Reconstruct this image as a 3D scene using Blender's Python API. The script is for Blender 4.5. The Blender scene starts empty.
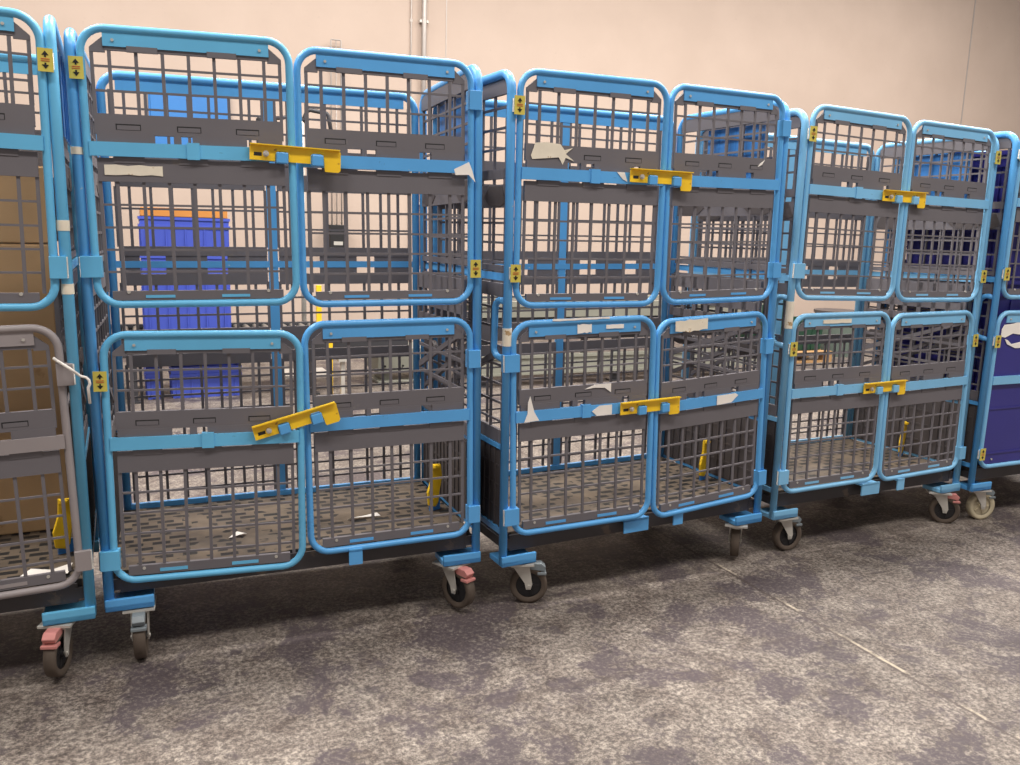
import bpy, bmesh, math, random
from mathutils import Vector, Matrix, Euler
random.seed(7)
COL = bpy.context.scene.collection
PI = math.pi

# ------------------------------------------------------------------ materials
def srgb(r, g, b):
    f = lambda c: (c/255/12.92) if c/255 <= .04045 else ((c/255+.055)/1.055)**2.4
    return (f(r), f(g), f(b), 1)

def mat(name, rgb, rough=.5, metal=0.0, var=.08, scale=6.0, chip=None, bump=0.0, dirt=None, spec=.5):
    m = bpy.data.materials.new(name); m.use_nodes = True
    nt = m.node_tree; N = nt.nodes; L = nt.links
    b = N['Principled BSDF']; b.inputs['Roughness'].default_value = rough
    b.inputs['Metallic'].default_value = metal
    b.inputs['Specular IOR Level'].default_value = spec
    tc = N.new('ShaderNodeTexCoord'); no = N.new('ShaderNodeTexNoise')
    no.inputs['Scale'].default_value = scale; no.inputs['Detail'].default_value = 5
    L.new(tc.outputs['Object'], no.inputs['Vector'])
    c = srgb(*rgb)
    ramp = N.new('ShaderNodeValToRGB')
    ramp.color_ramp.elements[0].position = .3; ramp.color_ramp.elements[1].position = .7
    ramp.color_ramp.elements[0].color = tuple(max(0, v*(1-var)) for v in c[:3]) + (1,)
    ramp.color_ramp.elements[1].color = tuple(min(1, v*(1+var)) for v in c[:3]) + (1,)
    L.new(no.outputs['Fac'], ramp.inputs['Fac'])
    out = ramp.outputs['Color']
    for spec_ in (dirt, chip):
        if not spec_: continue
        col, sc, th = spec_
        n2 = N.new('ShaderNodeTexNoise'); n2.inputs['Scale'].default_value = sc; n2.inputs['Detail'].default_value = 6
        n2.inputs['Roughness'].default_value = .65
        L.new(tc.outputs['Object'], n2.inputs['Vector'])
        r2 = N.new('ShaderNodeValToRGB'); r2.color_ramp.elements[0].position = th
        r2.color_ramp.elements[1].position = th+.04
        L.new(n2.outputs['Fac'], r2.inputs['Fac'])
        mx = N.new('ShaderNodeMix'); mx.data_type = 'RGBA'
        L.new(r2.outputs['Color'], mx.inputs['Factor']); L.new(out, mx.inputs['A'])
        mx.inputs['B'].default_value = srgb(*col)
        out = mx.outputs['Result']
    L.new(out, b.inputs['Base Color'])
    if bump:
        bp = N.new('ShaderNodeBump'); bp.inputs['Strength'].default_value = bump
        L.new(no.outputs['Fac'], bp.inputs['Height']); L.new(bp.outputs['Normal'], b.inputs['Normal'])
    return m

M = {}
def blue(name, rgb): M[name] = mat(name, rgb, .33, 0, .07, 5, chip=((196, 200, 196), 26, .73), dirt=((60, 78, 92), 9, .70))
blue('blue_teal', (102, 182, 224)); blue('blue_paint', (90, 166, 226)); blue('blue_pale', (126, 188, 228)); blue('blue_deep', (60, 128, 200))
M['grey_paint'] = mat('grey_paint', (150, 142, 142), .5, 0, .08, 5, chip=((210, 200, 190), 20, .7))
M['grey_plastic'] = mat('grey_plastic', (106, 102, 106), .55, 0, .06, 4, dirt=((118, 112, 110), 7, .66))
M['grey_plastic_light'] = mat('grey_plastic_light', (112, 106, 106), .55, 0, .06, 4)
M['dark_plastic'] = mat('dark_plastic', (80, 74, 74), .55, 0, .08, 4, dirt=((84, 76, 72), 6, .62))
M['black_gap'] = mat('black_plastic', (24, 23, 25), .6)
M['beam'] = mat('beam_steel', (64, 60, 62), .6, .1, .15, 3, dirt=((96, 84, 74), 8, .6))
M['zinc'] = mat('zinc', (196, 192, 184), .42, .3, .1, 12)
M['wheel'] = mat('wheel_rubber', (86, 74, 64), .75, 0, .1, 20)
M['hub'] = mat('wheel_hub', (34, 32, 34), .6)
M['wheel_cream'] = mat('wheel_cream', (190, 178, 150), .6)
M['pedal_red'] = mat('pedal_red', (196, 128, 122), .6)
M['pedal_grey'] = mat('pedal_grey', (120, 128, 132), .5)
M['yellow'] = mat('yellow_steel', (252, 204, 40), .42, 0, .07, 10, dirt=((176, 128, 40), 22, .68))
M['label_yellow'] = mat('label_yellow', (206, 190, 84), .5)
M['label_black'] = mat('label_ink', (20, 18, 16), .6)
M['label_red'] = mat('label_red_ink', (190, 90, 50), .6)
M['paper'] = mat('paper', (242, 236, 228), .8, 0, .06, 14)
M['tape'] = mat('tape', (230, 220, 200), .75, 0, .08, 18, dirt=((176, 146, 104), 16, .6))
M['card'] = mat('cardboard', (186, 152, 112), .8, 0, .1, 3, dirt=((160, 126, 88), 5, .62))
M['orange_card'] = mat('orange_cardboard', (196, 130, 60), .8)
M['tote_blue'] = mat('tote_blue', (70, 88, 186), .45, 0, .06, 3)
M['tote_navy'] = mat('tote_navy', (48, 46, 128), .45, 0, .08, 3)
M['sign_blue'] = mat('sign_blue', (60, 124, 192), .35, 0, .05, 3)
M['green'] = mat('green_plastic', (30, 66, 50), .5)
M['wood'] = mat('pallet_wood', (172, 134, 90), .8, 0, .15, 6)
M['conv_green'] = mat('conveyor_grey_green', (142, 142, 130), .5, .1, .07, 3)
M['conv_dark'] = mat('conveyor_dark', (58, 58, 62), .5, .1, .1, 4)
M['roller'] = mat('roller_steel', (150, 148, 142), .35, .7)
M['pipe'] = mat('conduit_grey', (176, 168, 162), .45, .3)
M['screen'] = mat('label_white', (224, 224, 220), .6)

def N_(nt, t, **kw):
    n = nt.nodes.new(t)
    for k, v in kw.items(): setattr(n, k, v)
    return n
def math_(nt, op, a, b=None):
    n = nt.nodes.new('ShaderNodeMath'); n.operation = op
    for i, v in enumerate((a, b)):
        if v is None: continue
        if isinstance(v, (int, float)): n.inputs[i].default_value = v
        else: nt.links.new(v, n.inputs[i])
    return n.outputs[0]
def ramp_(nt, fac, stops):
    r = nt.nodes.new('ShaderNodeValToRGB'); e = r.color_ramp.elements
    while len(e) < len(stops): e.new(.5)
    for el, (p, c) in zip(e, stops): el.position = p; el.color = c
    nt.links.new(fac, r.inputs['Fac']); return r.outputs['Color']
def mix_(nt, f, a, b, mode='MIX'):
    n = nt.nodes.new('ShaderNodeMix'); n.data_type = 'RGBA'; n.blend_type = mode
    for k, v in (('Factor', f), ('A', a), ('B', b)):
        if isinstance(v, (int, float)): n.inputs[k].default_value = v
        elif isinstance(v, tuple): n.inputs[k].default_value = v
        else: nt.links.new(v, n.inputs[k])
    return n.outputs['Result']
def noise_(nt, vec, scale, detail=5, rough=.5, dist=0):
    n = nt.nodes.new('ShaderNodeTexNoise'); n.inputs['Scale'].default_value = scale
    n.inputs['Detail'].default_value = detail; n.inputs['Roughness'].default_value = rough
    n.inputs['Distortion'].default_value = dist
    nt.links.new(vec, n.inputs['Vector']); return n.outputs['Fac']
G = lambda v: (v, v, v, 1)

JS, J2, J3 = 2.21, 1.65, -.63
def floor_material():
    m = bpy.data.materials.new('worn_concrete'); m.use_nodes = True; nt = m.node_tree
    b = nt.nodes['Principled BSDF']; tc = N_(nt, 'ShaderNodeTexCoord').outputs['Object']
    fine = noise_(nt, tc, 66, 3, .8)
    grit = noise_(nt, tc, 190, 2, .6)
    med = noise_(nt, tc, 9, 6, .65, .4)
    base = ramp_(nt, fine, [(.38, srgb(92, 84, 79)), (.50, srgb(125, 116, 108)), (.60, srgb(160, 150, 139))])
    tint = ramp_(nt, med, [(.33, srgb(176, 168, 168)), (.62, G(1))])
    c = mix_(nt, .9, base, tint, 'MULTIPLY')
    c = mix_(nt, 1.0, c, ramp_(nt, grit, [(.36, G(.74)), (.50, G(1)), (.64, G(1.12))]), 'MULTIPLY')
    stain = noise_(nt, tc, 2.8, 7, .70, .3)
    sf = ramp_(nt, stain, [(.515, G(0)), (.57, G(.95))])
    fs = ramp_(nt, fine, [(.46, G(1)), (.62, G(.6))])
    sfm = mix_(nt, 1.0, sf, fs, 'MULTIPLY')
    c = mix_(nt, sfm, c, srgb(76, 67, 70))
    st2 = ramp_(nt, noise_(nt, tc, 8.5, 6, .7), [(.57, G(0)), (.66, G(.8))])
    c = mix_(nt, st2, c, srgb(76, 68, 70))
    big_n = noise_(nt, tc, 1.9, 3, .5)
    big = ramp_(nt, noise_(nt, tc, .8, 3, .5), [(.35, G(.78)), (.65, G(1.05))])
    c = mix_(nt, 1.0, c, big, 'MULTIPLY')
    vo = N_(nt, 'ShaderNodeTexVoronoi', feature='DISTANCE_TO_EDGE'); vo.inputs['Scale'].default_value = 4.5
    dv = N_(nt, 'ShaderNodeVectorMath', operation='ADD'); nt.links.new(tc, dv.inputs[0])
    sc_ = N_(nt, 'ShaderNodeVectorMath', operation='SCALE'); sc_.inputs['Scale'].default_value = .35
    nn = N_(nt, 'ShaderNodeTexNoise'); nn.inputs['Scale'].default_value = 5; nn.inputs['Detail'].default_value = 5; nt.links.new(tc, nn.inputs['Vector'])
    nt.links.new(nn.outputs['Color'], sc_.inputs[0]); nt.links.new(sc_.outputs[0], dv.inputs[1]); nt.links.new(dv.outputs[0], vo.inputs['Vector'])
    ck = ramp_(nt, vo.outputs['Distance'], [(.0, G(.62)), (.022, G(1))])
    ckm = ramp_(nt, big_n, [(.48, G(0)), (.55, G(.9))])
    c = mix_(nt, ckm, c, mix_(nt, 1.0, c, ck, 'MULTIPLY'))
    # streaky tyre marks along the aisle
    mp = N_(nt, 'ShaderNodeMapping'); mp.inputs['Scale'].default_value = (1.2, 9, 1)
    nt.links.new(tc, mp.inputs['Vector'])
    st = ramp_(nt, noise_(nt, mp.outputs['Vector'], 1.6, 6, .6), [(.58, G(1)), (.68, G(.72))])
    c = mix_(nt, .8, c, st, 'MULTIPLY')
    # saw-cut joints (object X runs along the trolley row)
    sep = N_(nt, 'ShaderNodeSeparateXYZ'); nt.links.new(tc, sep.inputs[0])
    wob = math_(nt, 'MULTIPLY', math_(nt, 'SUBTRACT', med, .5), .012)
    for axis, pos, w, st_ in ((0, JS, .007, .7), (0, J2, .018, .25), (1, J3, .012, .3)):
        d = math_(nt, 'ABSOLUTE', math_(nt, 'SUBTRACT', math_(nt, 'ADD', sep.outputs[axis], wob), pos))
        f = math_(nt, 'MULTIPLY', math_(nt, 'LESS_THAN', math_(nt, 'ADD', d, math_(nt, 'MULTIPLY', math_(nt, 'SUBTRACT', fine, .5), w*3)), w), st_)
        c = mix_(nt, f, c, srgb(74, 64, 60))
    d = math_(nt, 'ABSOLUTE', math_(nt, 'SUBTRACT', math_(nt, 'ADD', sep.outputs[0], wob), JS+.012))
    f = math_(nt, 'MULTIPLY', math_(nt, 'MULTIPLY', math_(nt, 'LESS_THAN', d, .006), .5), ramp_(nt, stain, [(.40, G(1)), (.5, G(0))]))
    c = mix_(nt, f, c, srgb(205, 192, 168))
    nt.links.new(c, b.inputs['Base Color'])
    b.inputs['Roughness'].default_value = .6; b.inputs['Specular IOR Level'].default_value = .35
    bp = N_(nt, 'ShaderNodeBump'); bp.inputs['Strength'].default_value = .25; bp.inputs['Distance'].default_value = .004
    nt.links.new(fine, bp.inputs['Height']); nt.links.new(bp.outputs['Normal'], b.inputs['Normal'])
    return m

def wall_material():
    m = bpy.data.materials.new('painted_wall'); m.use_nodes = True; nt = m.node_tree
    b = nt.nodes['Principled BSDF']; tc = N_(nt, 'ShaderNodeTexCoord').outputs['Object']
    c = ramp_(nt, noise_(nt, tc, 1.1, 6, .6), [(.35, srgb(184, 165, 151)), (.65, srgb(191, 172, 158))])
    sp = ramp_(nt, noise_(nt, tc, 18, 4, .6), [(.28, G(.93)), (.36, G(1))])
    c = mix_(nt, 1.0, c, sp, 'MULTIPLY')
    nt.links.new(c, b.inputs['Base Color']); b.inputs['Roughness'].default_value = .75
    bp = N_(nt, 'ShaderNodeBump'); bp.inputs['Strength'].default_value = .1
    nt.links.new(noise_(nt, tc, 60, 3, .6), bp.inputs['Height']); nt.links.new(bp.outputs['Normal'], b.inputs['Normal'])
    return m

def deck_material():
    m = bpy.data.materials.new('slotted_deck'); m.use_nodes = True; nt = m.node_tree
    b = nt.nodes['Principled BSDF']; tc = N_(nt, 'ShaderNodeTexCoord').outputs['Object']
    sep = N_(nt, 'ShaderNodeSeparateXYZ'); nt.links.new(tc, sep.inputs[0])
    row = math_(nt, 'DIVIDE', sep.outputs[1], .044)
    ri = math_(nt, 'FLOOR', row); rf = math_(nt, 'FRACT', row)
    sh = math_(nt, 'FRACT', math_(nt, 'MULTIPLY', ri, .37))
    u = math_(nt, 'FRACT', math_(nt, 'ADD', math_(nt, 'DIVIDE', sep.outputs[0], .082), sh))
    slot = math_(nt, 'MULTIPLY', math_(nt, 'LESS_THAN', u, .66), math_(nt, 'LESS_THAN', math_(nt, 'ABSOLUTE', math_(nt, 'SUBTRACT', rf, .5)), .30))
    area = ramp_(nt, noise_(nt, tc, 5.5, 3, .6), [(.42, G(0)), (.43, G(1))])
    slot = mix_(nt, 1.0, slot, area, 'MULTIPLY')
    c = ramp_(nt, noise_(nt, tc, 7, 6, .6), [(.35, srgb(80, 70, 60)), (.65, srgb(110, 96, 80))])
    c = mix_(nt, slot, c, srgb(20, 18, 18))
    nt.links.new(c, b.inputs['Base Color']); b.inputs['Roughness'].default_value = .6
    return m
M['deck'] = deck_material()

# ------------------------------------------------------------------ mesh builder
class MB:
    def __init__(s): s.v = []; s.f = []; s.sm = []; s.mi = []; s.mat = 0
    def add(s, vs, fs, smooth=False, T=None):
        o = len(s.v)
        for p in vs:
            p = Vector(p); s.v.append(T @ p if T else p)
        for f in fs: s.f.append(tuple(i+o for i in f)); s.sm.append(smooth); s.mi.append(s.mat)
        return s
    def box(s, x0, x1, y0, y1, z0, z1, T=None):
        vs = [(x, y, z) for z in (z0, z1) for y in (y0, y1) for x in (x0, x1)]
        return s.add(vs, [(0, 2, 3, 1), (4, 5, 7, 6), (0, 1, 5, 4), (2, 6, 7, 3), (0, 4, 6, 2), (1, 3, 7, 5)], T=T)
    def prism(s, poly, y0, y1, axis='y', T=None):
        n = len(poly)
        def P(a, b, d): return (a, d, b) if axis == 'y' else ((d, a, b) if axis == 'x' else (a, b, d))
        vs = [P(a, b, y0) for a, b in poly] + [P(a, b, y1) for a, b in poly]
        fs = [tuple(range(n)), tuple(range(2*n-1, n-1, -1))] + [(i, i+n, (i+1) % n+n, (i+1) % n) for i in range(n)]
        return s.add(vs, fs, T=T)
    def tube(s, path, r, n=10, closed=False, caps=True, T=None):
        P = [Vector(p) for p in path]; k = len(P); rings = []
        ref = None
        for i in range(k):
            if closed: t = (P[(i+1) % k]-P[i-1]).normalized()
            else: t = (P[min(i+1, k-1)]-P[max(i-1, 0)]).normalized()
            if ref is None:
                ref = Vector((0, 1, 0)) if abs(t.y) < .9 else Vector((1, 0, 0))
            a = (ref - t*ref.dot(t)).normalized(); b = t.cross(a); ref = a
            rings.append([P[i] + (a*math.cos(2*PI*j/n)+b*math.sin(2*PI*j/n))*r for j in range(n)])
        vs = [v for R in rings for v in R]; fs = []
        for i in range(k if closed else k-1):
            for j in range(n):
                i2 = (i+1) % k; j2 = (j+1) % n
                fs.append((i*n+j, i*n+j2, i2*n+j2, i2*n+j))
        s.add(vs, fs, True, T)
        if not closed and caps:
            o = len(s.v)-len(vs)
            for R, rev in ((range(n), True), (range((k-1)*n, k*n), False)):
                f = [o+i for i in R]; s.f.append(tuple(f[::-1] if rev else f)); s.sm.append(False); s.mi.append(s.mat)
        return s
    def cyl(s, c, r, h, axis='x', n=20, r2=None, T=None):
        r2 = r if r2 is None else r2; vs = []
        for d, R in ((-h/2, r), (h/2, r2)):
            for j in range(n):
                a, b = R*math.cos(2*PI*j/n), R*math.sin(2*PI*j/n)
                vs.append(Vector(c) + Vector({'x': (d, a, b), 'y': (a, d, b), 'z': (a, b, d)}[axis]))
        s.add(vs, [(j, (j+1) % n, (j+1) % n+n, j+n) for j in range(n)], True, T)
        s.add(vs, [tuple(range(n-1, -1, -1)), tuple(range(n, 2*n))], False, T)
        return s
    def build(s, name, m, parent=None, loc=None, rot=None, bevel=0):
        me = bpy.data.meshes.new(name); me.from_pydata([tuple(v) for v in s.v], [], s.f)
        for p, sm, mi in zip(me.polygons, s.sm, s.mi): p.use_smooth = sm; p.material_index = mi
        for mm in (m if isinstance(m, (list, tuple)) else [m]): me.materials.append(mm)
        bm = bmesh.new(); bm.from_mesh(me); bmesh.ops.recalc_face_normals(bm, faces=bm.faces); bm.to_mesh(me); bm.free()
        o = bpy.data.objects.new(name, me); COL.objects.link(o)
        if parent: o.parent = parent
        if loc: o.location = loc
        if rot: o.rotation_euler = rot
        if bevel:
            b = o.modifiers.new('bevel', 'BEVEL'); b.width = bevel; b.segments = 2; b.limit_method = 'ANGLE'
        return o

def rnd(path, r, n=6, closed=False):
    """polyline with rounded corners"""
    P = [Vector(p) for p in path]; out = []; k = len(P)
    for i in range(k):
        if not closed and i in (0, k-1): out.append(P[i]); continue
        a, b, c = P[i-1], P[i], P[(i+1) % k]
        u = (a-b); v = (c-b); rr = min(r, u.length*.49, v.length*.49); u.normalize(); v.normalize()
        p0, p1 = b+u*rr, b+v*rr; cen = b+(u+v)*rr
        ang = (p0-cen).angle(p1-cen) if (p0-cen).length > 1e-6 else 0
        for j in range(n+1):
            t = j/n; q = (p0-cen)*(math.sin((1-t)*ang)/math.sin(ang)) + (p1-cen)*(math.sin(t*ang)/math.sin(ang))
            out.append(cen+q)
    return out

def tag(o, label=None, cat=None, group=None, kind=None):
    if label: o['label'] = label
    if cat: o['category'] = cat
    if group: o['group'] = group
    if kind: o['kind'] = kind
    return o
def empty(name, loc=(0, 0, 0), rot=(0, 0, 0), parent=None):
    o = bpy.data.objects.new(name, None); COL.objects.link(o); o.location = loc; o.rotation_euler = rot
    o.empty_display_size = .1
    if parent: o.parent = parent
    return o

# ------------------------------------------------------------------ trolley dimensions (m)
W = 1.1135; SEAM = .5625; GAP = .0318; D = .66; ZT = 1.825; ZU = 1.078; ZL = 1.016; ZB = .275
RD = .0108; RP = .0148; RU, RL = 1.507, .697

def grid(mb, x0, x1, z0, z1, rows, ncol=9, y=0.0, bw=.0092, bh=.0062, th=.006, cols=None):
    """moulded lattice: edge bars at both ends, a regular pitch between"""
    if cols is None:
        pitch = (x1-x0)/(ncol-1-.7); cols = [x0] + [x0+pitch*(.65+i) for i in range(ncol-2)] + [x1]
    for c in cols: mb.box(c-bw/2, c+bw/2, y-th/2, y+th/2, z0, z1)
    for r in rows: mb.box(x0, x1, y-th/2+.0008, y+th/2-.0008, r-bh/2, r+bh/2)
    return cols

def band(mb, x0, x1, z0, z1, y=0.0, th=.014): mb.box(x0, x1, y-th/2, y+th/2, z0, z1)

def warning_label(parent, x, z, y, w=.030, h=.05):
    p = MB(); p.box(-w/2, w/2, -.001, .001, -h/2, h/2); p.mat = 1
    for s in (1, -1):
        p.prism([(-.008, s*.012), (.008, s*.012), (0, s*.0225)], -.0022, -.0012)
        p.box(-.0022, .0022, -.0022, -.0012, min(s*.007, s*.013), max(s*.007, s*.013))
    p.mat = 2
    p.box(-.010, .010, -.0021, -.0012, -.0035, -.0015); p.box(-.010, .010, -.0021, -.0012, .0015, .0035)
    return p.build('warning_label', [M['label_yellow'], M['label_black'], M['label_red']], parent, (x, y, z))

def patch(parent, x, z, y, poly, m='paper', name='torn_label', thick=.0016):
    p = MB(); p.prism(poly, -thick, 0); return p.build(name, M[m], parent, (x, y, z))
def ragged(w, h, n=7, j=.25):
    out = []
    for i in range(n): out.append((-w/2+w*i/(n-1), h/2*(1-random.random()*j)))
    for i in range(n): out.append((w/2-w*i/(n-1), -h/2*(1-random.random()*j)))
    return out

# ------------------------------------------------------------------ door
def make_door(cart, right, low, col, rt=0, dz=0, aj=0, mesh=True, solid=None, labelled=()):
    zc = .645 if low else 1.445
    z0, z1 = (ZB, ZL) if low else (ZU, ZT)
    w = (W-SEAM-GAP/2+.008) if right else (SEAM-GAP/2)
    X = (lambda u: -u) if right else (lambda u: u)
    door = empty('door', (W if right else 0, 0, zc+dz), (0, rt if right else -rt, aj if right else -aj), cart)
    fr = MB()
    fr.tube(rnd([(X(0), 0, z0-zc), (X(0), 0, z1-zc), (X(w), 0, z1-zc), (X(w), 0, z0-zc)], .062, 7, True), RD, 12, True)
    a, b = sorted((X(RD*.6), X(w-RD*.6)))
    ru = (RL if low else RU)-zc
    fr.box(a, b, -.013, .002, ru-.019, ru+.019)                      # flat cross rail
    fr.box(a+.05, b-.05, -.004, .004, z1-zc-.046, z1-zc-.006)         # plate under the top tube
    c = (a+b)/2
    if not right: fr.box(c-.016, c+.018, -.017, .004, ru-.022, ru+.024)   # clip sleeve
    fr.mat = 1; rv = fr
    for x in (a+.075, b-.075):
        rv.cyl((x, -.0055, z1-zc-.030), .0042, .004, 'y', 8); rv.cyl((x, -.002, z0-zc+.035), .0048, .006, 'y', 8)
    frame = fr.build('door_frame', [col, M['zinc']], door)
    if mesh:
        pm = MB(); x0, x1 = a+.020, b-.020; yy = .004
        if low:
            rows_t = [.911, .853]; bt = (.737, .790); bl = (.609, .672); rows_b = [.545, .482, .418, .350]; zb = (.290, .318)
        else:
            rows_t = [1.727, 1.663]; bt = (1.548, 1.602); bl = (1.420, 1.484); rows_b = [1.357, 1.294, 1.232, 1.170]; zb = (1.090, 1.116)
        grid(pm, x0, x1, bt[1]-zc, z1-zc-.052, [r-zc for r in rows_t], y=yy)
        grid(pm, x0, x1, zb[1]-zc-.002, bl[0]-zc, [r-zc for r in rows_b], y=yy)
        band(pm, x0-.004, x1+.004, bt[0]-zc, bt[1]-zc, yy)
        band(pm, x0-.004, x1+.004, bl[0]-zc, bl[1]-zc, yy)
        band(pm, x0+.012, x1-.012, zb[0]-zc, zb[1]-zc, yy)
        pm.box(x0+.03, x1-.03, yy-.004, yy+.006, z1-zc-.056, z1-zc-.040)
        # corner gussets beside the plate
        for sx, ex in ((x0, 1), (x1, -1)):
            pm.prism([(sx-.004*ex, z1-zc-.062), (sx-.004*ex, z1-zc-.050), (sx+.034*ex, z1-zc-.018), (sx+.034*ex, z1-zc-.062)], yy-.004, yy+.005)
        # tongues between band and rail, leaving small windows
        segs = [(0, .30), (.40, .44), (.50, .80), (.86, 1)] if not right else [(0, .24), (.33, .36), (.42, .70), (.78, 1)]
        for s0, s1 in segs: pm.box(x0+(x1-x0)*s0, x0+(x1-x0)*s1, yy-.009, yy+.004, ru+.012, bt[0]-zc+.002)
        for s0, s1 in ((.08, .24), (.42, .58), (.76, .92)):
            pm.box(x0+(x1-x0)*s0, x0+(x1-x0)*s1, yy-.009, yy+.002, ru-.036, ru-.016)
        for s0, s1 in ((.18, .34), (.60, .76)):
            pm.box(x0+(x1-x0)*s0, x0+(x1-x0)*s1, yy-.009, yy+.002, z1-zc-.058, z1-zc-.043)
        pm.mat = 1; tb = pm
        for s0, s1 in ((.20, .36), (.62, .78)):
            tb.box(x0+(x1-x0)*s0, x0+(x1-x0)*s1, yy-.0085, yy-.0060, zb[0]-zc+.006, zb[1]-zc-.012)
        for s0 in (.10, .42, .74):
            xa, xb, zz = x0+(x1-x0)*s0, x0+(x1-x0)*(s0+.13), bt[0]-zc+.012
            pm.mat = 2; pm.box(xa, xb, yy-.0074, yy-.0068, zz, zz+.016)
            pm.mat = 0; pm.box(xa+.003, xb-.002, yy-.0080, yy-.0070, zz+.0005, zz+.0125)
        pm.build('mesh_panel', [M['grey_plastic'], col, M['black_gap']], door)
    if solid:
        sp = MB(); sp.box(a+.004, b-.004, 0, .010, z0-zc+.012, z1-zc-.02)
        for z in (.56, .34): sp.box(a+.004, b-.004, -.004, .002, z-zc-.004, z-zc+.004)
        tag(sp.build('solid_panel', M[solid], door), 'plain violet blue sheet filling the door')
    # hinges
    for hz in ((.885, .345) if low else (1.715, 1.185)):
        h = MB(); z = hz-zc
        lab_ = hz in labelled
        x = X(-.010); hw = .016 if lab_ else (.021 if right else .027); hh = .022 if lab_ else .030
        h.box(x-hw, x+hw, -.019, .016, z-hh, z+hh)
        h.mat = 1; h.cyl((x+X(-hw), -.010, z), .004, hh*1.9, 'z', 8)
        h.build('hinge', [col, M['zinc']], door, bevel=.002)
    return door, zc

# ------------------------------------------------------------------ caster
def make_caster(cart, x, y, ang, pedal='pedal_red', wheel='wheel'):
    c = empty('caster', (x, y, 0), (0, 0, ang), cart); r = .0675; off = .034
    f = MB()
    f.box(-.05, .05, -.045, .045, .150, .157)
    f.cyl((0, 0, .144), .030, .016, 'z', 16)
    for s in (-1, 1):                                               # fork cheeks
        f.prism([(-.028, .148), (.034, .148), (off+.012, .075), (off+.006, r-.012), (off-.010, r-.012), (off-.016, .080)], s*.023-.002, s*.023+.002)
    f.box(-.030, .036, -.025, .025, .139, .148)
    f.cyl((off, 0, r), .006, .056, 'y', 10)
    fork = f.build('fork', M['zinc'], c)
    w = MB(); n = 28
    prof = [(.046, -.012), (.058, -.018), (r, -.015), (r+.0, 0), (r, .015), (.058, .018), (.046, .012)]
    vs = []; fs = []
    for i in range(n):
        a = 2*PI*i/n
        for (rr, yy) in prof: vs.append((off+rr*math.cos(a), yy, r+rr*math.sin(a)))
    k = len(prof)
    for i in range(n):
        for j in range(k-1): fs.append((i*k+j, ((i+1) % n)*k+j, ((i+1) % n)*k+j+1, i*k+j+1))
    w.add(vs, fs, True)
    w.mat = 1; hb = w; hb.cyl((off, 0, r), .047, .014, 'y', 24); hb.cyl((off, 0, r), .014, .034, 'y', 12)
    for i in range(5):
        a = 2*PI*i/5; hb.box(0, .040, -.010, .010, -.004, .004, T=Matrix.Translation((off, 0, r)) @ Matrix.Rotation(a, 4, 'Y'))
    w.build('wheel', [M[wheel], M['hub'] if wheel == 'wheel' else M[wheel]], c)
    p = MB(); p.prism([(off+.005, .128), (off+.052, .122), (off+.060, .136), (off+.045, .150), (off-.005, .152)], -.018, .018)
    p.box(off+.030, off+.062, -.022, .022, .108, .118)
    po = p.build('brake_pedal', M[pedal], c, bevel=.002)
    return c

# ------------------------------------------------------------------ latch
def make_latch(cart, x, z, y, ang, col, faded=False):
    L = empty('latch', (x, y, z), (0, -ang, 0), cart)
    p = MB(); w = .262
    p.prism([(0, -.020), (0, .019), (.006, .024), (w-.006, .024), (w, .018), (w, -.034), (w-.006, -.040), (w-.046, -.040), (w-.048, -.030),
             (w-.048, -.021), (w-.051, .004), (w-.058, .010), (w-.082, .010), (w-.088, .004), (w-.088, -.020),
             (.110, -.020), (.110, -.002), (.104, .008), (.078, .008), (.072, -.002), (.072, -.020)], -.003, 0)
    p.box(0, w-.004, -.016, 0, .0225, .0255)                        # folded top flange
    b = p; b.mat = 1; b.cyl((.045, -.006, -.001), .0085, .010, 'y', 12); b.cyl((.045, -.012, -.001), .005, .006, 'y', 6); 
    p.mat = 2; p.box(.012, .034, -.0036, -.0028, -.008, .002)
    p.build('latch_plate', [M['yellow'], M['zinc'], M['black_gap']], L)
    for x0 in (.074, w-.086):
        k = MB(); k.box(x0, x0+.034, -.014, .030, -.026, .006); k.build('staple', col, L, bevel=.003)
    return L

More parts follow.
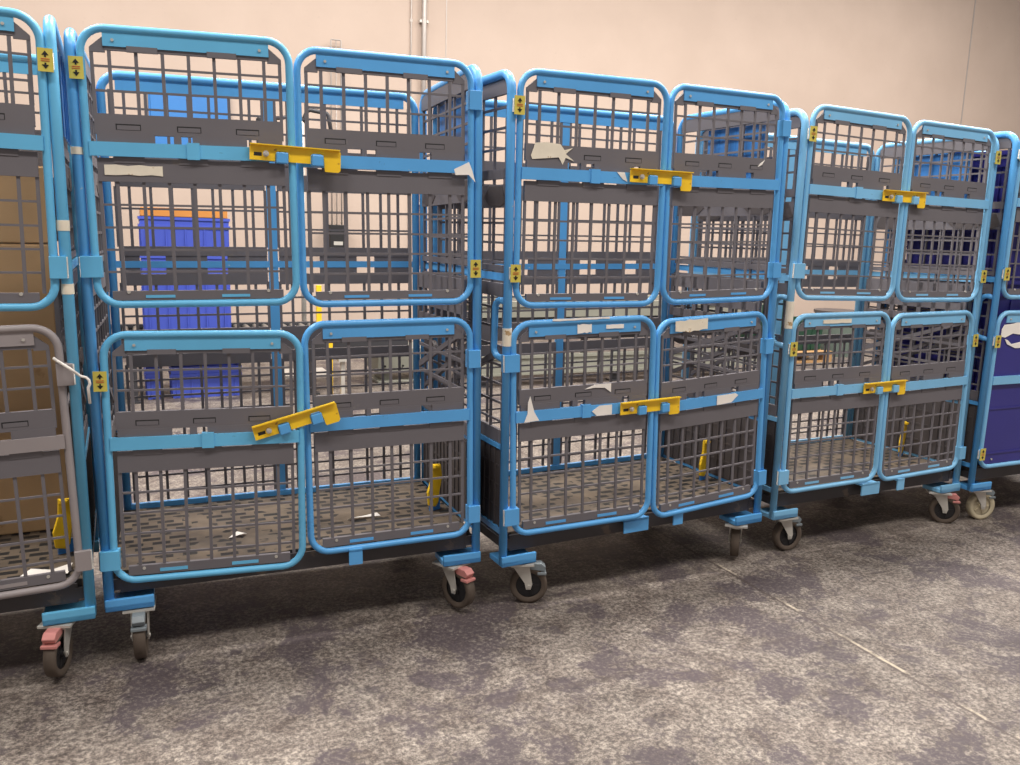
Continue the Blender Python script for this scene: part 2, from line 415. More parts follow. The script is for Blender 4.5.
# ------------------------------------------------------------------ trolley
def make_cart(loc, yaw, tilt, cols, doors, label, no_mesh=(), labels={}, loaded=False):
    """cols: (left door, right door, body) paints; doors: per door (dz, rt), ajar (l, r)"""
    cl, cr, cb = (M[c] for c in cols)
    cart = empty('roll_cage_trolley', loc, (-tilt[1], tilt[0], yaw))
    tag(cart, label, 'trolley', 'blue roll cage trolleys in the row')
    aj = doors['aj']
    out = {}
    for key, right, low in (('ul', 0, 0), ('ur', 1, 0), ('ll', 0, 1), ('lr', 1, 1)):
        dz, rt = doors[key]; col = cr if right else cl
        if doors.get('grey') and low: col = M['grey_paint']
        out[key] = make_door(cart, right, low, col, rt, dz, aj[1] if right else aj[0],
                             mesh=key not in no_mesh, solid='tote_navy' if key in no_mesh else None, labelled=labels.get(key, ()))
    # side frames
    for side in (0, 1):
        x = W+.026 if side else -.026
        s = -1 if side else 1                                       # inward direction
        f = MB()
        f.tube(rnd([(x, .008, .165), (x, .008, ZT-.008), (x, D-.01, ZT-.008), (x, D-.01, .165)], .06, 7), RP, 12)
        f.box(x-.004, x+.004, .01, D-.01, 1.155, 1.180)
        f.box(x-.005, x+.005, .01, D-.01, .575, .592)
        f.box(x-.008, x+.008, .01, D-.01, .272, .292)
        if not side:                                                # D-shaped push handle on the front post
            f.tube(rnd([(x, .012, 1.085), (x-.012, .075, 1.095), (x-.012, .085, .900), (x, .012, .890)], .035, 5), .0115, 10)
        sf = f.build('side_frame', cb, cart)
        g = MB(); y0, y1 = .042, D-.045
        T = Matrix.Translation((x+s*.006, 0, 0)) @ Matrix.Rotation(PI/2, 4, 'Z')
        rows = [1.715, 1.650, 1.585, 1.345, 1.280, 1.215, 1.06, .995, .93, .865, .80, .735, .67]
        cols_ = [y0+(y1-y0)*i/6 for i in range(7)]
        Tm = T
        for c in cols_: g.box(c-.0045, c+.0045, -.004, .004, .60, 1.78, T=Tm)
        for r in rows: g.box(y0, y1, -.003, .003, r-.004, r+.004, T=Tm)
        for z0, z1 in ((1.755, 1.800), (1.395, 1.47), (1.488, 1.52), (1.10, 1.145), (1.185, 1.205), (.595, .64)):
            g.box(y0-.01, y1+.01, -.007, .007, z0, z1, T=Tm)
        g.prism([(y0, 1.80), (y0+.03, 1.815), (y1-.03, 1.815), (y1, 1.80)], -.005, .005, T=Tm)
        pn = g.build('side_panel', M['grey_plastic'], sf)
        for zc, k in (((1.44, .5), (.86, .4)) if side else ((1.44, .5),)):                         # shelf rest brackets
            for poly in ([(.03, -.06), (.06, .05), (.16, .05), (.20, -.02), (.16, -.075), (.08, -.085)],
                         [(D-.22, -.02), (D-.17, .05), (D-.08, .05), (D-.05, -.06), (D-.10, -.085), (D-.18, -.075)]):
                sh = MB(); sh.prism([(a, zc+b*k) for a, b in poly], -.009, .009, T=T); sh.build('shelf_bracket', M['dark_plastic'], sf)
        sh = MB(); sh.prism([(.06, .93), (.60, .70), (.60, .685), (.06, .905)], -.008, .008, T=T)
        sh.build('brace_strip', M['grey_plastic'], sf)
        lo = MB(); lo.box(y0-.02, y1+.02, -.004, .004, .285, .578, T=T)
        for i in range(14):
            yy = y0+(y1-y0)*i/13; lo.box(yy-.006, yy+.006, -.012, .008, .29, .572, T=T)
        for z in (.36, .44, .51): lo.box(y0, y1, -.009, .006, z-.004, z+.004, T=T)
        tag(lo.build('kick_panel', M['dark_plastic'], sf), 'dark ribbed solid panel along the foot of the side')
        if side:
            sg = MB(); sg.box(.13, .47, -.0015, .0015, 1.528, 1.752, T=Matrix.Translation((x+.012, 0, 0)) @ Matrix.Rotation(PI/2, 4, 'Z'))
            for yy in (.20, .30, .40):
                sg.box(yy-.004, yy+.004, -.004, .004, 1.528, 1.752, T=Matrix.Translation((x+.013, 0, 0)) @ Matrix.Rotation(PI/2, 4, 'Z'))
            tag(sg.build('sign_plate', M['sign_blue'], sf), 'plain bright blue sheet fixed to the upper side')
    # folded shelf against the right side
    T = Matrix.Translation((W-.006, 0, 0)) @ Matrix.Rotation(PI/2, 4, 'Z')
    fs = MB()
    for z0, z1 in ((.955, .99), (1.02, 1.055), (1.085, 1.14)): fs.box(.05, D-.06, -.006, .006, z0, z1, T=T)
    for i in range(8):
        yy = .05+(D-.11)*i/7; fs.box(yy-.012, yy+.012, -.006, .006, .955, 1.14, T=T)
    for z in (.76, .86): fs.box(.05, D-.06, -.004, .004, z-.006, z+.006, T=T)
    fs.prism([(.05, .955), (.10, .955), (D-.06, .79), (D-.06, .765)], -.005, .005, T=T)
    if not loaded: tag(fs.build('folded_shelf', M['grey_plastic'], cart), 'grey slotted shelf folded up against the right side')
    # yellow release lever hanging low inside the right side
    lv = MB(); T = Matrix.Translation((W-.045, .27, .375)) @ Matrix.Rotation(.35, 4, 'Z')
    lv.prism([(-.012, .075), (.026, .07), (.032, .02), (.020, -.03), (.014, -.075), (.0, -.09), (-.03, -.08), (-.034, -.03), (-.016, .02)], -.006, .006, T=T)
    lv.prism([(-.012, .075), (.012, .07), (.012, .06), (-.012, .06)], -.02, .006, T=T)
    if not loaded: tag(lv.build('release_lever', M['yellow'], cart, bevel=.003), 'small yellow paddle hanging low inside')
    lb = MB(); lb.box(-.022, .022, -.004, .006, -.105, -.06, T=T)
    if not loaded: lb.build('lever_bracket', M['blue_deep'], cart)
    # back frame and panel
    bf = MB()
    bf.tube(rnd([(.004, D, .165), (.004, D, ZT-.012), (W-.004, D, ZT-.012), (W-.004, D, .165)], .06, 7), .0145, 12)
    bf.box(.01, W-.01, D-.004, D+.004, 1.158, 1.182)
    bf.box(W/2-.017, W/2+.017, D-.002, D+.014, .27, ZT-.02)
    bf.box(.05, W-.05, D-.004, D+.004, ZT-.062, ZT-.018)
    bf.box(.01, W-.01, D-.008, D+.008, .258, .290)
    bo = bf.build('back_frame', cb, cart)
    for lower in (0, 1):
        bp = MB()
        for h0, h1 in ((.03, W/2-.022), (W/2+.022, W-.03)):
            for (za, zb_, rows) in ((1.585, 1.765, [1.705, 1.645]), (1.232, 1.44, [1.365, 1.30]), (.93, 1.105, [1.045, .985]), (.295, .81, [.75, .69, .63, .57, .51, .45, .39, .33])):
                if (za < 1.15) != lower or (doors.get('gap') and za == .93): continue
                grid(bp, h0, h1, za, zb_, rows, 9, y=D+.002, bw=.010, bh=.007, th=.008)
            for z0, z1 in ((1.530, 1.590), (1.44, 1.50), (1.200, 1.234), (1.095, 1.135), (.865, .935), (.80, .845)):
                if (z0 < 1.09) != lower or (doors.get('gap') and z0 == .865): continue
                band(bp, h0, h1, z0, z1, D+.002)
            w = h1-h0
            if not lower:
                for s0, s1 in ((0, .13), (.30, .58), (.72, 1)): bp.box(h0+w*s0, h0+w*s1, D-.002, D+.006, 1.130, 1.205)
                for s0, s1 in ((0, .10), (.22, .30), (.48, .60), (.78, 1)): bp.box(h0+w*s0, h0+w*s1, D-.002, D+.006, 1.49, 1.54)
        bp.build('back_panel', M['grey_plastic'], bo)
    # deck and base
    dk = MB(); dk.box(-.01, W+.01, .03, D-.012, .250, .272)
    dk.build('deck', M['deck'], cart)
    bs = MB()
    bs.box(.005, W-.005, .022, .050, .205, .262); bs.box(.0, W, D-.05, D-.02, .20, .25)
    for x in (.16, W/2, W-.16): bs.box(x-.02, x+.02, .05, D-.05, .205, .249)
    bs.box(-.02, .012, .02, D-.02, .215, .249); bs.box(W-.012, W+.02, .02, D-.02, .215, .249)
    base = bs.build('base_beam', M['beam'], cart)
    for x in (.0, W):
        s = 1 if x == 0 else -1
        for y0 in (-.012, D-.11):
            fp = MB(); a, b = sorted((x-s*.038, x+s*.098)); fp.box(a, b, y0, y0+.105, .160, .180)
            fp.box(a, b, y0, y0+.012, .160, .198); fp.build('corner_bracket', cb, base, bevel=.003)
    for k, x in enumerate((SEAM*.92, SEAM+.15)):                     # catch plates under the doors
        if k == 0 and not doors.get('stop', 1): continue
        c = MB(); wv = .055 if k == 0 else .022
        c.box(x-wv, x+wv, -.022, -.016, .215, .268); c.box(x-wv, x+wv, -.022, .03, .258, .264)
        c.build('door_stop', cb, base)
    casters = doors['casters']
    cp = [(.055, .035), (W-.055, .035), (.055, D-.055), (W-.055, D-.055)]
    for (x, y), (ang, ped, wh) in zip(cp, casters): make_caster(cart, x, y, ang, ped, wh)
    # latches
    for z, (lx, la, ldz) in ((RU, doors['latch_u']), (RL, doors['latch_l'])):
        make_latch(cart, lx, z+ldz, -.018-.44*math.sin(aj[0]), la, cr)
    return cart, out

R = math.radians
rc = lambda *a: list(a)
std = [(R(100), 'pedal_red', 'wheel'), (R(-60), 'pedal_red', 'wheel'), (R(80), 'pedal_grey', 'wheel'), (R(120), 'pedal_grey', 'wheel')]
def spec(**k):
    d = dict(ul=(0, 0), ur=(0, 0), ll=(0, 0), lr=(0, 0), aj=(0, 0), latch_u=(.45, 0, 0), latch_l=(.45, 0, 0), casters=std); d.update(k); return d

LB = [dict(ur=(1.715,)), dict(ul=(1.715,), ur=(1.185,), ll=(.885,)), dict(ul=(1.715, 1.185)),
      dict(ul=(1.715,), ll=(.885,), ur=(1.715, 1.185), lr=(.885,)), dict(ul=(1.715, 1.185), ll=(.885, .345))]
c0, d0 = make_cart((-2.2326, 1.833, 0), .4321, (-.0103, .0043), ('blue_teal', 'blue_teal', 'blue_teal'),
    spec(ur=(-.0111, .0111), lr=(-.0037, -.0211), aj=(0, .0231), grey=True,
         casters=[std[0], (R(-108), 'pedal_red', 'wheel'), std[2], std[3]]),
    'roll cage trolley cut by the left picture edge, grey lower doors, cardboard inside', labels=LB[0])
c1, d1 = make_cart((-1.1521, 2.390, 0), .3828, (-.0148, .0129), ('blue_teal', 'blue_paint', 'blue_paint'),
    spec(ul=(-.0002, .0036), ur=(-.0076, -.0014), ll=(-.0240, -.0150), lr=(-.0073, -.0034), aj=(.0588, .0124),
         latch_u=(.424, -.035, .006), latch_l=(.405, .245, -.016),
         stop=0, casters=[(R(-92), 'pedal_grey', 'wheel'), (R(-62), 'pedal_red', 'wheel'), std[2], std[3]]),
    'nearest full blue roll cage trolley, lower yellow latch tilted up, blue bins seen through it', labels=LB[1])
c2, d2 = make_cart((.0222, 2.8321, 0), .4700, (-.0122, -.0010), ('blue_paint', 'blue_paint', 'blue_paint'),
    spec(ul=(-.0023, -.0038), ur=(.0021, -.0090), ll=(-.0027, .0195), lr=(.0053, -.0293), aj=(.0710, .0586),
         latch_u=(.400, -.01, .004), latch_l=(.402, .02, .002),
         casters=[(R(-24), 'pedal_grey', 'wheel'), (R(48), 'pedal_grey', 'wheel'), std[2], std[3]]),
    'middle blue roll cage trolley with torn white labels and tape on its lower doors', labels=LB[2])
c3, d3 = make_cart((1.1486, 3.4272, 0), .4698, (.0032, .0087), ('blue_pale', 'blue_pale', 'blue_pale'),
    spec(ul=(.0123, -.0114), ur=(-.0008, .0031), ll=(-.0013, .0140), lr=(.0038, -.0174), aj=(.0135, .0131),
         latch_u=(.405, 0, .004), latch_l=(.405, .02, .0), gap=1,
         casters=[(R(-5), 'pedal_grey', 'wheel'), (R(-40), 'pedal_red', 'wheel'), std[2], std[3]]),
    'paler blue roll cage trolley standing right of the taped one, empty, green bins behind', labels=LB[3])
c4, d4 = make_cart((2.2512, 3.9387, 0), .4314, (.0002, -.0049), ('blue_pale', 'blue_pale', 'blue_paint'),
    spec(ul=(.0109, 0), ll=(.0, 0), casters=[(R(-15), 'pedal_grey', 'wheel_cream'), std[1], std[2], std[3]]),
    'blue trolley cut by the right picture edge, solid violet lower door, full of navy totes', no_mesh=('ll', 'lr'), loaded=True, labels=LB[4])

# warning labels (yellow, two arrows) on hinges
def on_door(d, x, z): return d[0], x, z-d[1]
for d, right, z in ((d0['ur'], 1, 1.715), (d1['ul'], 0, 1.715), (d1['ur'], 1, 1.185), (d1['ll'], 0, .885), (d2['ul'], 0, 1.715),
                    (d2['ul'], 0, 1.185), (d3['ul'], 0, 1.715), (d3['ll'], 0, .885), (d3['ur'], 1, 1.715), (d3['ur'], 1, 1.185),
                    (d3['lr'], 1, .885), (d4['ul'], 0, 1.715), (d4['ul'], 0, 1.185), (d4['ll'], 0, .885), (d4['ll'], 0, .345)):
    warning_label(d[0], .010 if right else -.010, z-d[1], -.0205, .036, .058)
# torn paper and tape left on the trolleys
def tear(d, x, z, poly, m='paper', y=-.0135, name='torn_label'): patch(d[0], x, z-d[1], y, poly, m, name)
tear(d1['ul'], .115, 1.452, ragged(.15, .030, 6, .4), 'tape', y=-.0035, name='tape_strip')
tear(d1['ur'], -.015, RU-.012, [(-.05, .004), (-.02, .018), (.0, .028), (.012, .0), (.022, -.035), (.0, -.012), (-.045, -.014)], 'paper', y=-.022)
tear(d2['ul'], .115, 1.575, [(-.075, -.01), (-.06, .03), (-.02, .034), (.03, .03), (.045, .012), (.075, .02), (.05, .0), (.082, -.022), (.05, -.012), (.04, -.035), (.025, -.012), (-.07, -.022)], 'tape', y=-.0045)
tear(d2['ul'], .375, RU+.002, [(-.02, .017), (.01, .017), (.022, -.014), (.004, -.006)])
tear(d2['ll'], .265, ZL-.026, ragged(.055, .034), y=-.0052)
tear(d2['ll'], .385, ZL-.024, ragged(.07, .016), y=-.0052)
tear(d2['ll'], .25, ZL+.0085, ragged(.22, .009, 9, .5), 'paper', y=-.010, name='tape_strip')
tear(d2['ll'], .065, RL+.022, [(-.03, -.04), (-.018, -.012), (-.016, .028), (-.008, .05), (.0, .02), (.008, -.008), (.026, -.038)], y=-.0145)
tear(d2['ll'], .345, RL-.001, [(-.05, .0), (-.02, .018), (.03, .018), (.03, -.018), (-.03, -.018)], y=-.0145)
tear(d2['ll'], .33, .779, [(-.06, -.004), (-.02, .010), (.045, .010), (.045, -.022), (.02, -.004), (-.02, -.001)], y=-.0045)
tear(d2['lr'], -.395, ZL-.020, ragged(.155, .052, 8, .35), 'tape', y=-.014, name='tape_strip')
tear(d2['lr'], -.20, RL, [(-.055, .018), (.04, .018), (.055, .010), (.02, -.016), (-.055, -.018)], y=-.0145)
tear(d2['ur'], -.10, 1.582, [(-.016, -.012), (-.004, .002), (.018, .014), (.004, -.004)], y=-.0045)
tear(d3['ll'], .235, ZL-.026, ragged(.16, .018), 'tape', y=-.0052)
tear(d4['ll'], .09, .93, [(-.06, .01), (-.045, .03), (.02, .035), (.08, .05), (.09, -.02), (.02, -.012), (-.03, -.03), (-.06, -.025)], y=-.002)
tear(d4['ll'], .11, .868, [(-.05, .025), (-.03, .0), (.03, -.02), (.07, -.02), (.07, .01), (.0, .0), (-.03, .02)], y=-.002)
# bands of white tape on the posts
def wrap(cart, x, z, h=.028, m='tape', r=RP):
    p = MB(); p.cyl((x, .008, z), r+.0012, h, 'z', 14); p.build('tape_band', M[m], cart)
wrap(c0, W+.026, 1.285); wrap(c0, W+.026, 1.115); wrap(c1, -.026, 1.50, .020)
wrap(c3, -.026, 1.02, .11); wrap(c2, -.026, .97, .06)
# hasp chain strap hanging between the first two trolleys
s = MB(); s.tube(rnd([(W-.02, -.018, .93), (W+.02, -.034, .90), (W+.06, -.03, .865), (W+.062, -.024, .80)], .02, 4), .004, 8)
s.build('tie_cord', M['paper'], c0)

# ------------------------------------------------------------------ loads
def tote(name, w, d, h, m, parent=None):
    """moulded stacking tote: tapered walls, rim, ribs, grip"""
    b = MB(); t = .006; k = .020
    def ring(ix, z): return [(-w/2+ix, -d/2+ix, z), (w/2-ix, -d/2+ix, z), (w/2-ix, d/2-ix, z), (-w/2+ix, d/2-ix, z)]
    vs = ring(k, 0)+ring(.008, h-.02)+ring(.008+t, h-.02)+ring(k+t, t)
    fs = [(3, 2, 1, 0)]
    for a in (0,): fs += [(i, (i+1) % 4, (i+1) % 4+4, i+4) for i in range(4)]
    fs += [(8+i, 8+(i+1) % 4, 12+(i+1) % 4, 12+i) for i in range(4)] + [(12, 13, 14, 15)]
    b.add(vs, fs)
    for z in (h-.02, h-.075):
        b.box(-w/2, w/2, -d/2, -d/2+.014, z-.0, z+.02); b.box(-w/2, w/2, d/2-.014, d/2, z, z+.02)
        b.box(-w/2, -w/2+.014, -d/2+.014, d/2-.014, z, z+.02); b.box(w/2-.014, w/2, -d/2+.014, d/2-.014, z, z+.02)
    for i in range(5):
        x = -w/2+.05+(w-.1)*i/4
        for s in (-1, 1): b.box(x-.004, x+.004, min(s*(d/2-.022), s*(d/2-.006)), max(s*(d/2-.022), s*(d/2-.006)), .01, h-.06)
    for i in range(4):
        y = -d/2+.05+(d-.1)*i/3
        for s in (-1, 1): b.box(min(s*(w/2-.022), s*(w/2-.006)), max(s*(w/2-.022), s*(w/2-.006)), y-.004, y+.004, .01, h-.06)
    b.box(-w/2+.02, w/2-.02, -d/2+.02, d/2-.02, h*.55, h*.57)
    return b.build(name, m, parent)

def place_in(cart, o, x, y, z, rz=0):
    o.matrix_world = Matrix.Translation(cart.location) @ cart.rotation_euler.to_matrix().to_4x4() @ Matrix.Translation((x, y, z)) @ Matrix.Rotation(rz, 4, 'Z')

# navy totes in the right-hand trolley: two columns of five
first = None; n = 0
names_r = ['bottom', 'second from the bottom', 'middle', 'fourth from the bottom', 'top']
for col_, cx in enumerate((.285, .80)):
    for k in range(5):
        if first is None: o = first = tote('storage_tote', .50, .54, .295, M['tote_navy'])
        else: o = first.copy(); COL.objects.link(o)
        place_in(c4, o, cx, .34, .2735+.2965*k)
        tag(o, 'navy plastic tote in the right edge trolley, %s of the %s stack' % (names_r[k], ('left', 'right')[col_]), 'tote', 'navy totes in the right edge trolley')

def carton(name, w, d, h, m=M['card']):
    r_ = empty(name)
    b = MB(); b.box(-w/2, w/2, -d/2, d/2, 0, h); b.build('carton_body', m, r_, bevel=.004)
    for a, c_ in ((-w/2+.004, -.002), (.002, w/2-.004)): f = MB(); f.box(a, c_, -d/2+.004, d/2-.004, h, h+.003); f.build('flap', m, r_)
    t = MB(); t.box(-w/2-.001, w/2+.001, -.025, .025, h+.003, h+.0045); t.box(-w/2-.001, -w/2, -.025, .025, h-.06, h+.004); t.box(w/2, w/2+.001, -.025, .025, h-.06, h+.004)
    t.build('packing_tape', M['tape'], r_)
    return r_
for k, (h, nm) in enumerate(((.948, 'lower of two tall brown cartons inside the left edge trolley'), (.238, 'upper brown carton stacked inside the left edge trolley'))):
    o = carton('cardboard_box', 1.05, .13, h); place_in(c0, o, .547, .575, .2735+(.9535 if k else 0))
    tag(o, nm, 'cardboard box', 'cartons in the left edge trolley')

# litter on the decks
def scrap(cart, x, y, poly, nm, label, m='paper', rz=0.0):
    p = MB(); z = .0
    k = len(poly); vs = [(a, b, .001+.012*abs(math.sin(i*1.7))) for i, (a, b) in enumerate(poly)]
    c_ = (sum(v[0] for v in vs)/k, sum(v[1] for v in vs)/k, .010)
    V2 = vs+[c_]+[(a, b, z_-.001) for a, b, z_ in vs]+[(c_[0], c_[1], .009)]
    fs = [(i, (i+1) % k, k) for i in range(k)]+[(k+1+(i+1) % k, k+1+i, 2*k+1) for i in range(k)]+[(i, k+1+i, k+1+(i+1) % k, (i+1) % k) for i in range(k)]
    p.add(V2, fs); o = p.build(nm, M[m]); place_in(cart, o, x, y, .2725, rz); tag(o, label, 'paper scrap'); return o
scrap(c0, W-.10, .10, [(-.07, -.02), (-.03, .03), (.03, .02), (.08, .04), (.07, -.03), (.01, -.04)], 'paper_scrap', 'crumpled white wrapping on the deck corner behind the grey lower door')
scrap(c1, .36, .22, [(-.03, -.01), (.0, .015), (.03, .008), (.02, -.012)], 'paper_scrap', 'tiny white paper flake on the nearest trolley deck, left half')
scrap(c1, .80, .26, [(-.06, .004), (.05, .014), (.06, .0), (-.05, -.012)], 'paper_scrap', 'thin white paper strip lying on the nearest trolley deck, right half')
scrap(c3, .33, .56, [(-.03, -.01), (.0, .012), (.03, .008), (.02, -.012)], 'paper_scrap', 'small pale paper scrap at the back of the paler trolley deck')

# ------------------------------------------------------------------ room (row frame: s along the row, t behind it)
YAW = .4276; O = Vector((-1.15, 2.39, 0)); S = Vector((math.cos(YAW), math.sin(YAW), 0)); T_ = Vector((-math.sin(YAW), math.cos(YAW), 0))
def at(s, t, z=0): return O+S*s+T_*t+Vector((0, 0, z))
ROT = (0, 0, YAW)
f = MB(); f.box(-8, 18, -7, 7.0, -.1, 0)
tag(f.build('floor', floor_material(), None, at(0, 0), ROT), kind='structure')
w = MB(); w.box(-8, 18, 0, .15, 0, 6.0)
tag(w.build('wall_back', wall_material(), None, at(0, 7.0), ROT), kind='structure')
for s_, wd, y_ in ((3.52, .010, .004), (12.03, .022, .006)):
    j = MB(); j.box(-wd/2, wd/2, -y_, -.0005, 0, 6.0)
    tag(j.build('trim_1' if s_ < 5 else 'trim_2', M['pipe'], None, at(s_, 7.0), ROT), kind='structure')

# wall conduits
def conduit(pts, r, label, s_, t_):
    c = empty('wall_conduit', at(s_, t_), ROT)
    p = MB(); p.tube(rnd(pts, .04, 4), r, 10); p.build('pipe', M['pipe'], c)
    for z in (1.6, 2.6, 3.6):
        q = MB(); q.box(-r*1.8, r*1.8, -r*.2, r*1.6, z, z+.03); q.build('clamp', M['zinc'], c)
    tag(c, label, 'conduit'); return c
conduit([(0, 0, .9), (0, 0, 5.9)], .028, 'thicker pale grey conduit running up the back wall above the nearest trolley', 3.24, 6.95)
conduit([(0, 0, .9), (0, 0, 5.9)], .008, 'thin pale cable running up the wall left of the thick conduit', 3.10, 6.985)
g = empty('wall_bracket_rail', at(2.24, 6.93), ROT); p = MB()
p.tube(rnd([(-.055, 0, 1.2), (-.055, 0, 3.30), (.055, 0, 3.30), (.055, 0, 1.2)], .01, 3), .008, 8); p.build('rail_loop', M['pipe'], g)
p = MB(); p.tube([(0, 0, 1.2), (0, 0, 3.29)], .006, 8); p.build('centre_rod', M['pipe'], g)
tag(g, 'narrow grey metal loop rail fixed upright on the back wall', 'rail')
k = empty('control_box', at(2.22, 6.84), ROT); p = MB(); p.box(-.09, .09, -.06, .14, 1.06, 1.34); p.build('housing', M['black_gap'], k, bevel=.006)
p = MB(); p.box(-.05, .05, -.064, -.06, 1.12, 1.16); p.build('name_plate', M['zinc'], k)
tag(k, 'small black control box low on the loop rail of the back wall', 'control box')

# blue board on the wall
bd = empty('wall_board', at(.74, 6.96), ROT); p = MB(); p.box(-.375, .375, -.02, .03, 1.95, 2.62); p.build('board', M['sign_blue'], bd)
p = MB(); p.tube(rnd([(-.385, -.01, 1.94), (.385, -.01, 1.94), (.385, -.01, 2.63), (-.385, -.01, 2.63)], .01, 2, True), .010, 8, True); p.build('edge_frame', M['blue_deep'], bd)
tag(bd, 'plain blue board on the back wall above the stacked bins', 'board')

# conveyors
def conveyor(s0, s1, t0, label, style):
    L_ = s1-s0; c = empty('roller_conveyor', at(s0, t0), ROT); tag(c, label, 'conveyor', 'conveyors behind the trolleys')
    dpt = .62
    if style == 'dark':
        a = MB()
        for y in (0, dpt): a.box(0, L_, y-.02, y+.02, .34, .50); a.box(0, L_, y-.03, y+.03, .49, .515)
        a.build('side_rail', M['conv_dark'], c)
        top = .515
    else:
        a = MB()
        for y in (0, dpt): a.box(0, L_, y-.02, y+.02, .60, .70); a.box(0, L_, y-.035, y+.03, .69, .735)
        a.box(0, L_, -.03, .02, .10, .27); a.box(0, L_, -.045, -.028, .245, .27); a.box(0, L_, -.045, -.028, .10, .12)
        a.build('side_rail', M['conv_green'], c)
        b = MB(); b.box(0, L_, .0, dpt, .40, .59)
        bx = b.build('drive_housing', M['conv_dark'], c)
        for i in range(int(L_/.42)):
            q = MB(); x = .12+i*.42; q.box(x, x+.24, -.035, .0, .43, .56); q.build('motor_cover', M['black_gap'], bx, bevel=.01)
            if i % 2: q = MB(); q.box(x+.26, x+.36, -.012, -.001, .46, .54); q.build('label_plate', M['conv_green'], bx)
        top = .72
    r_ = MB(); n_ = int(L_/.075)
    for i in range(n_): r_.cyl((.04+i*.075, dpt/2, top-.03), .024, dpt-.05, 'y', 8)
    tag(r_.build('roller_bed', M['roller'], c), kind='stuff')
    for i in range(int(L_/1.3)+1):
        x = min(.08+i*1.3, L_-.05)
        for y in (0, dpt):
            q = MB(); q.box(x-.025, x+.025, y-.025+.045*(y == 0), y+.025+.045*(y == 0), .012, top-.05); q.box(x-.05, x+.05, y-.05+.045*(y == 0), y+.05+.045*(y == 0), 0, .012)
            q.build('leg', M['conv_dark'], c)
    return c
conveyor(-3.9, 2.15, 4.0, 'low dark roller conveyor behind the nearest trolley', 'dark')
conveyor(2.75, 5.75, 3.95, 'grey green conveyor with black motor covers behind the middle trolley', 'green')
k = empty('equipment_cabinet', at(2.0, 4.35), ROT)
p = MB(); p.box(0, .62, 0, .4, .10, .30); p.box(.0, .62, 0, .4, 0, .02); p.box(.06, .14, .05, .35, .02, .10); p.box(.48, .56, .05, .35, .02, .10); p.build('cabinet_body', M['conv_green'], k, bevel=.004)
for x in (.06, .22):
    for z in (.15, .25): p = MB(); p.cyl((x, -.004, z), .009, .01, 'y', 8); p.build('bolt', M['black_gap'], k)
tag(k, 'low grey green cabinet on the floor between the two conveyors', 'cabinet')

# yellow safety post and scanner stand between conveyors
k = empty('safety_post', at(1.38, 3.78), ROT)
p = MB(); p.box(-.018, .018, -.02, .02, .50, .88); p.box(-.018, .10, -.02, .02, .46, .50); p.box(.07, .10, -.02, .02, .02, .46); p.box(.03, .15, -.06, .06, 0, .02); p.build('post', M['yellow'], k)
p = MB(); p.box(.14, .22, -.05, .05, .30, .36); p.box(.165, .195, -.015, .015, .02, .30); p.box(.14, .22, -.05, .05, 0, .02); p.build('jack_leg', M['zinc'], k)
tag(k, 'yellow steel guard post beside the dark conveyor end', 'post')
k = empty('scanner_stand', at(1.50, 5.0), ROT)
p = MB(); p.tube([(0, 0, 0), (0, 0, 2.2)], .022, 10); p.box(-.2, .2, -.2, .2, 0, .02); p.build('pole', M['zinc'], k)
p = MB(); p.tube(rnd([(0, 0, 2.18), (.05, -.02, 2.30), (.22, -.03, 2.28), (.26, -.03, 2.05)], .04, 4), .018, 8)
p.tube(rnd([(0, 0, 2.05), (-.12, -.02, 2.22), (-.30, -.02, 2.20)], .04, 4), .016, 8); p.build('arm', M['conv_dark'], k)
p = MB(); p.box(-.38, -.22, -.09, .02, 1.98, 2.20); p.box(.20, .30, -.08, .02, 1.92, 2.06); p.build('scanner_head', M['black_gap'], k, bevel=.01)
p = MB(); p.box(-.14, -.05, -.07, .0, 1.90, 2.08); p.build('bracket', M['conv_green'], k)
tag(k, 'pole stand with dark scanner heads behind the nearest trolley', 'scanner stand')

# tote stack on the dark conveyor
first_b = None
for i, z in enumerate((.518, .796, 1.074)):
    o = first_b.copy() if first_b else tote('storage_tote', .63, .40, .277, M['tote_blue'])
    if first_b: COL.objects.link(o)
    first_b = first_b or o
    o.location = at(.475, 4.31-.02, z); o.rotation_euler = ROT
    tag(o, ('bottom', 'middle', 'top')[i]+' bright blue tote of the stack on the dark conveyor', 'tote', 'blue totes stacked on the dark conveyor')
o = carton('cardboard_box', .60, .36, .06, M['orange_card']); o.location = at(.475, 4.29, 1.353); o.rotation_euler = ROT
tag(o, 'shallow orange brown carton on top of the bright blue tote stack', 'cardboard box')
o = tote('storage_tote', .52, .30, .24, M['tote_blue']); o.location = at(.59, 4.26, 0); o.rotation_euler = (0, 0, YAW)
tag(o, 'wide blue tote on the floor below the tote stack, under the dark conveyor', 'tote')
o = tote('storage_tote', .12, .30, .22, M['tote_blue']); o.location = at(.215, 4.26, 0); o.rotation_euler = (0, 0, YAW)
tag(o, 'slim blue bin on the floor under the conveyor, left of the wide floor tote', 'tote')

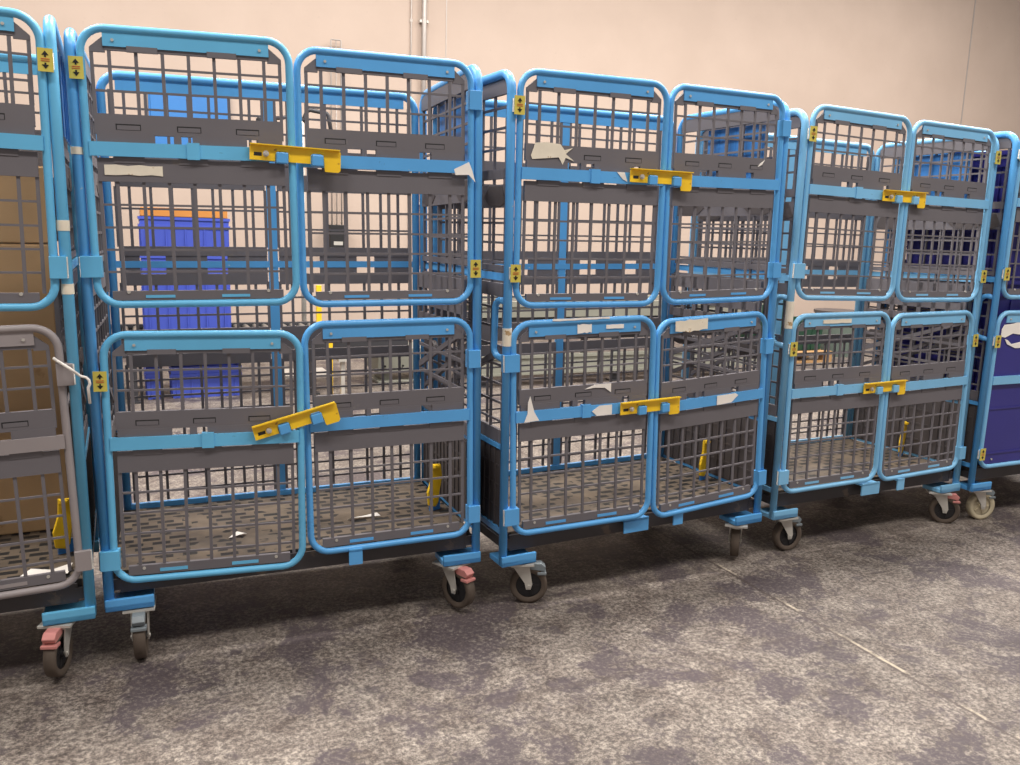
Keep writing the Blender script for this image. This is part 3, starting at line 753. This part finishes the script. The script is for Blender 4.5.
# green bins on a pallet
def pallet(s_, t_, label):
    k = empty('wooden_pallet', at(s_, t_), ROT); tag(k, label, 'pallet')
    for i in range(5): p = MB(); p.box(0, 1.2, .0+i*.175, .10+i*.175, .10, .122); p.build('top_board', M['wood'], k)
    for y in (.0, .35, .70):
        p = MB(); p.box(0, 1.2, y, y+.10, 0, .02); p.build('bottom_board', M['wood'], k)
        for x in (0, .55, 1.1): p = MB(); p.box(x, x+.10, y, y+.10, .02, .10); p.build('block', M['wood'], k)
pallet(6.0, 4.4, 'wooden pallet carrying dark green bins behind the paler trolley')
fg = None
for i, (s_, z, side, lv) in enumerate(((6.32, .123, 'left', 'bottom'), (6.32, .46, 'left', 'top'), (6.90, .123, 'right', 'only'))):
    o = fg.copy() if fg else tote('green_bin', .54, .40, .335, M['green'])
    if fg: COL.objects.link(o)
    fg = fg or o
    o.location = at(s_, 4.72, z); o.rotation_euler = ROT
    tag(o, 'dark green plastic bin on the pallet, %s one at the %s end' % (lv, side), 'bin', 'green bins on the pallet')
k = empty('waste_drum', at(7.75, 4.9), ROT)
p = MB(); p.cyl((0, 0, .25), .25, .50, 'z', 28, .27); p.build('drum_body', mat('grey_green_drum', (92, 104, 96), .5), k)
p = MB(); p.cyl((0, 0, .51), .285, .03, 'z', 28); p.build('lid', M['dark_plastic'], k)
tag(k, 'grey green round drum on the floor right of the green bins', 'drum')

# ------------------------------------------------------------------ light
def area(loc, sx, sy, power, color=(1, .95, .90)):
    l = bpy.data.lights.new('ceiling_light', 'AREA'); l.shape = 'RECTANGLE'; l.size = sx; l.size_y = sy; l.energy = power; l.color = color
    o = bpy.data.objects.new('ceiling_light', l); COL.objects.link(o); o.location = loc; o.rotation_euler = (0, 0, YAW); return o
for s_ in (-2, 2, 6, 10):
    area(at(s_, 3.9, 5.8), 2.4, .6, 190)
    area(at(s_, .8, 5.8), 2.4, .6, 290)
    area(at(s_, -2.6, 5.8), 2.4, .6, 150)
wd = bpy.data.worlds.new('World'); bpy.context.scene.world = wd; wd.use_nodes = True
wd.node_tree.nodes['Background'].inputs['Color'].default_value = (1, .92, .88, 1)
wd.node_tree.nodes['Background'].inputs['Strength'].default_value = .33

# ------------------------------------------------------------------ camera
fpx, pit, rol, hc = 848.26, .1749, .0305, 1.3141
r0 = Vector((1, 0, 0)); fw = Vector((0, math.cos(pit), -math.sin(pit))); up = r0.cross(fw)
r2 = r0*math.cos(rol)+up*math.sin(rol); u2 = -r0*math.sin(rol)+up*math.cos(rol)
cd = bpy.data.cameras.new('camera'); cd.sensor_width = 36; cd.lens = fpx/1020*36
cam = bpy.data.objects.new('camera', cd); COL.objects.link(cam)
cam.matrix_world = Matrix((( r2.x, u2.x, -fw.x, 0), (r2.y, u2.y, -fw.y, 0), (r2.z, u2.z, -fw.z, hc), (0, 0, 0, 1)))
sc = bpy.context.scene; sc.camera = cam
sc.view_settings.view_transform = 'Standard'; sc.view_settings.look = 'None'; sc.view_settings.gamma = 1
sc.view_settings.use_curve_mapping = False; sc.view_settings.exposure = 0
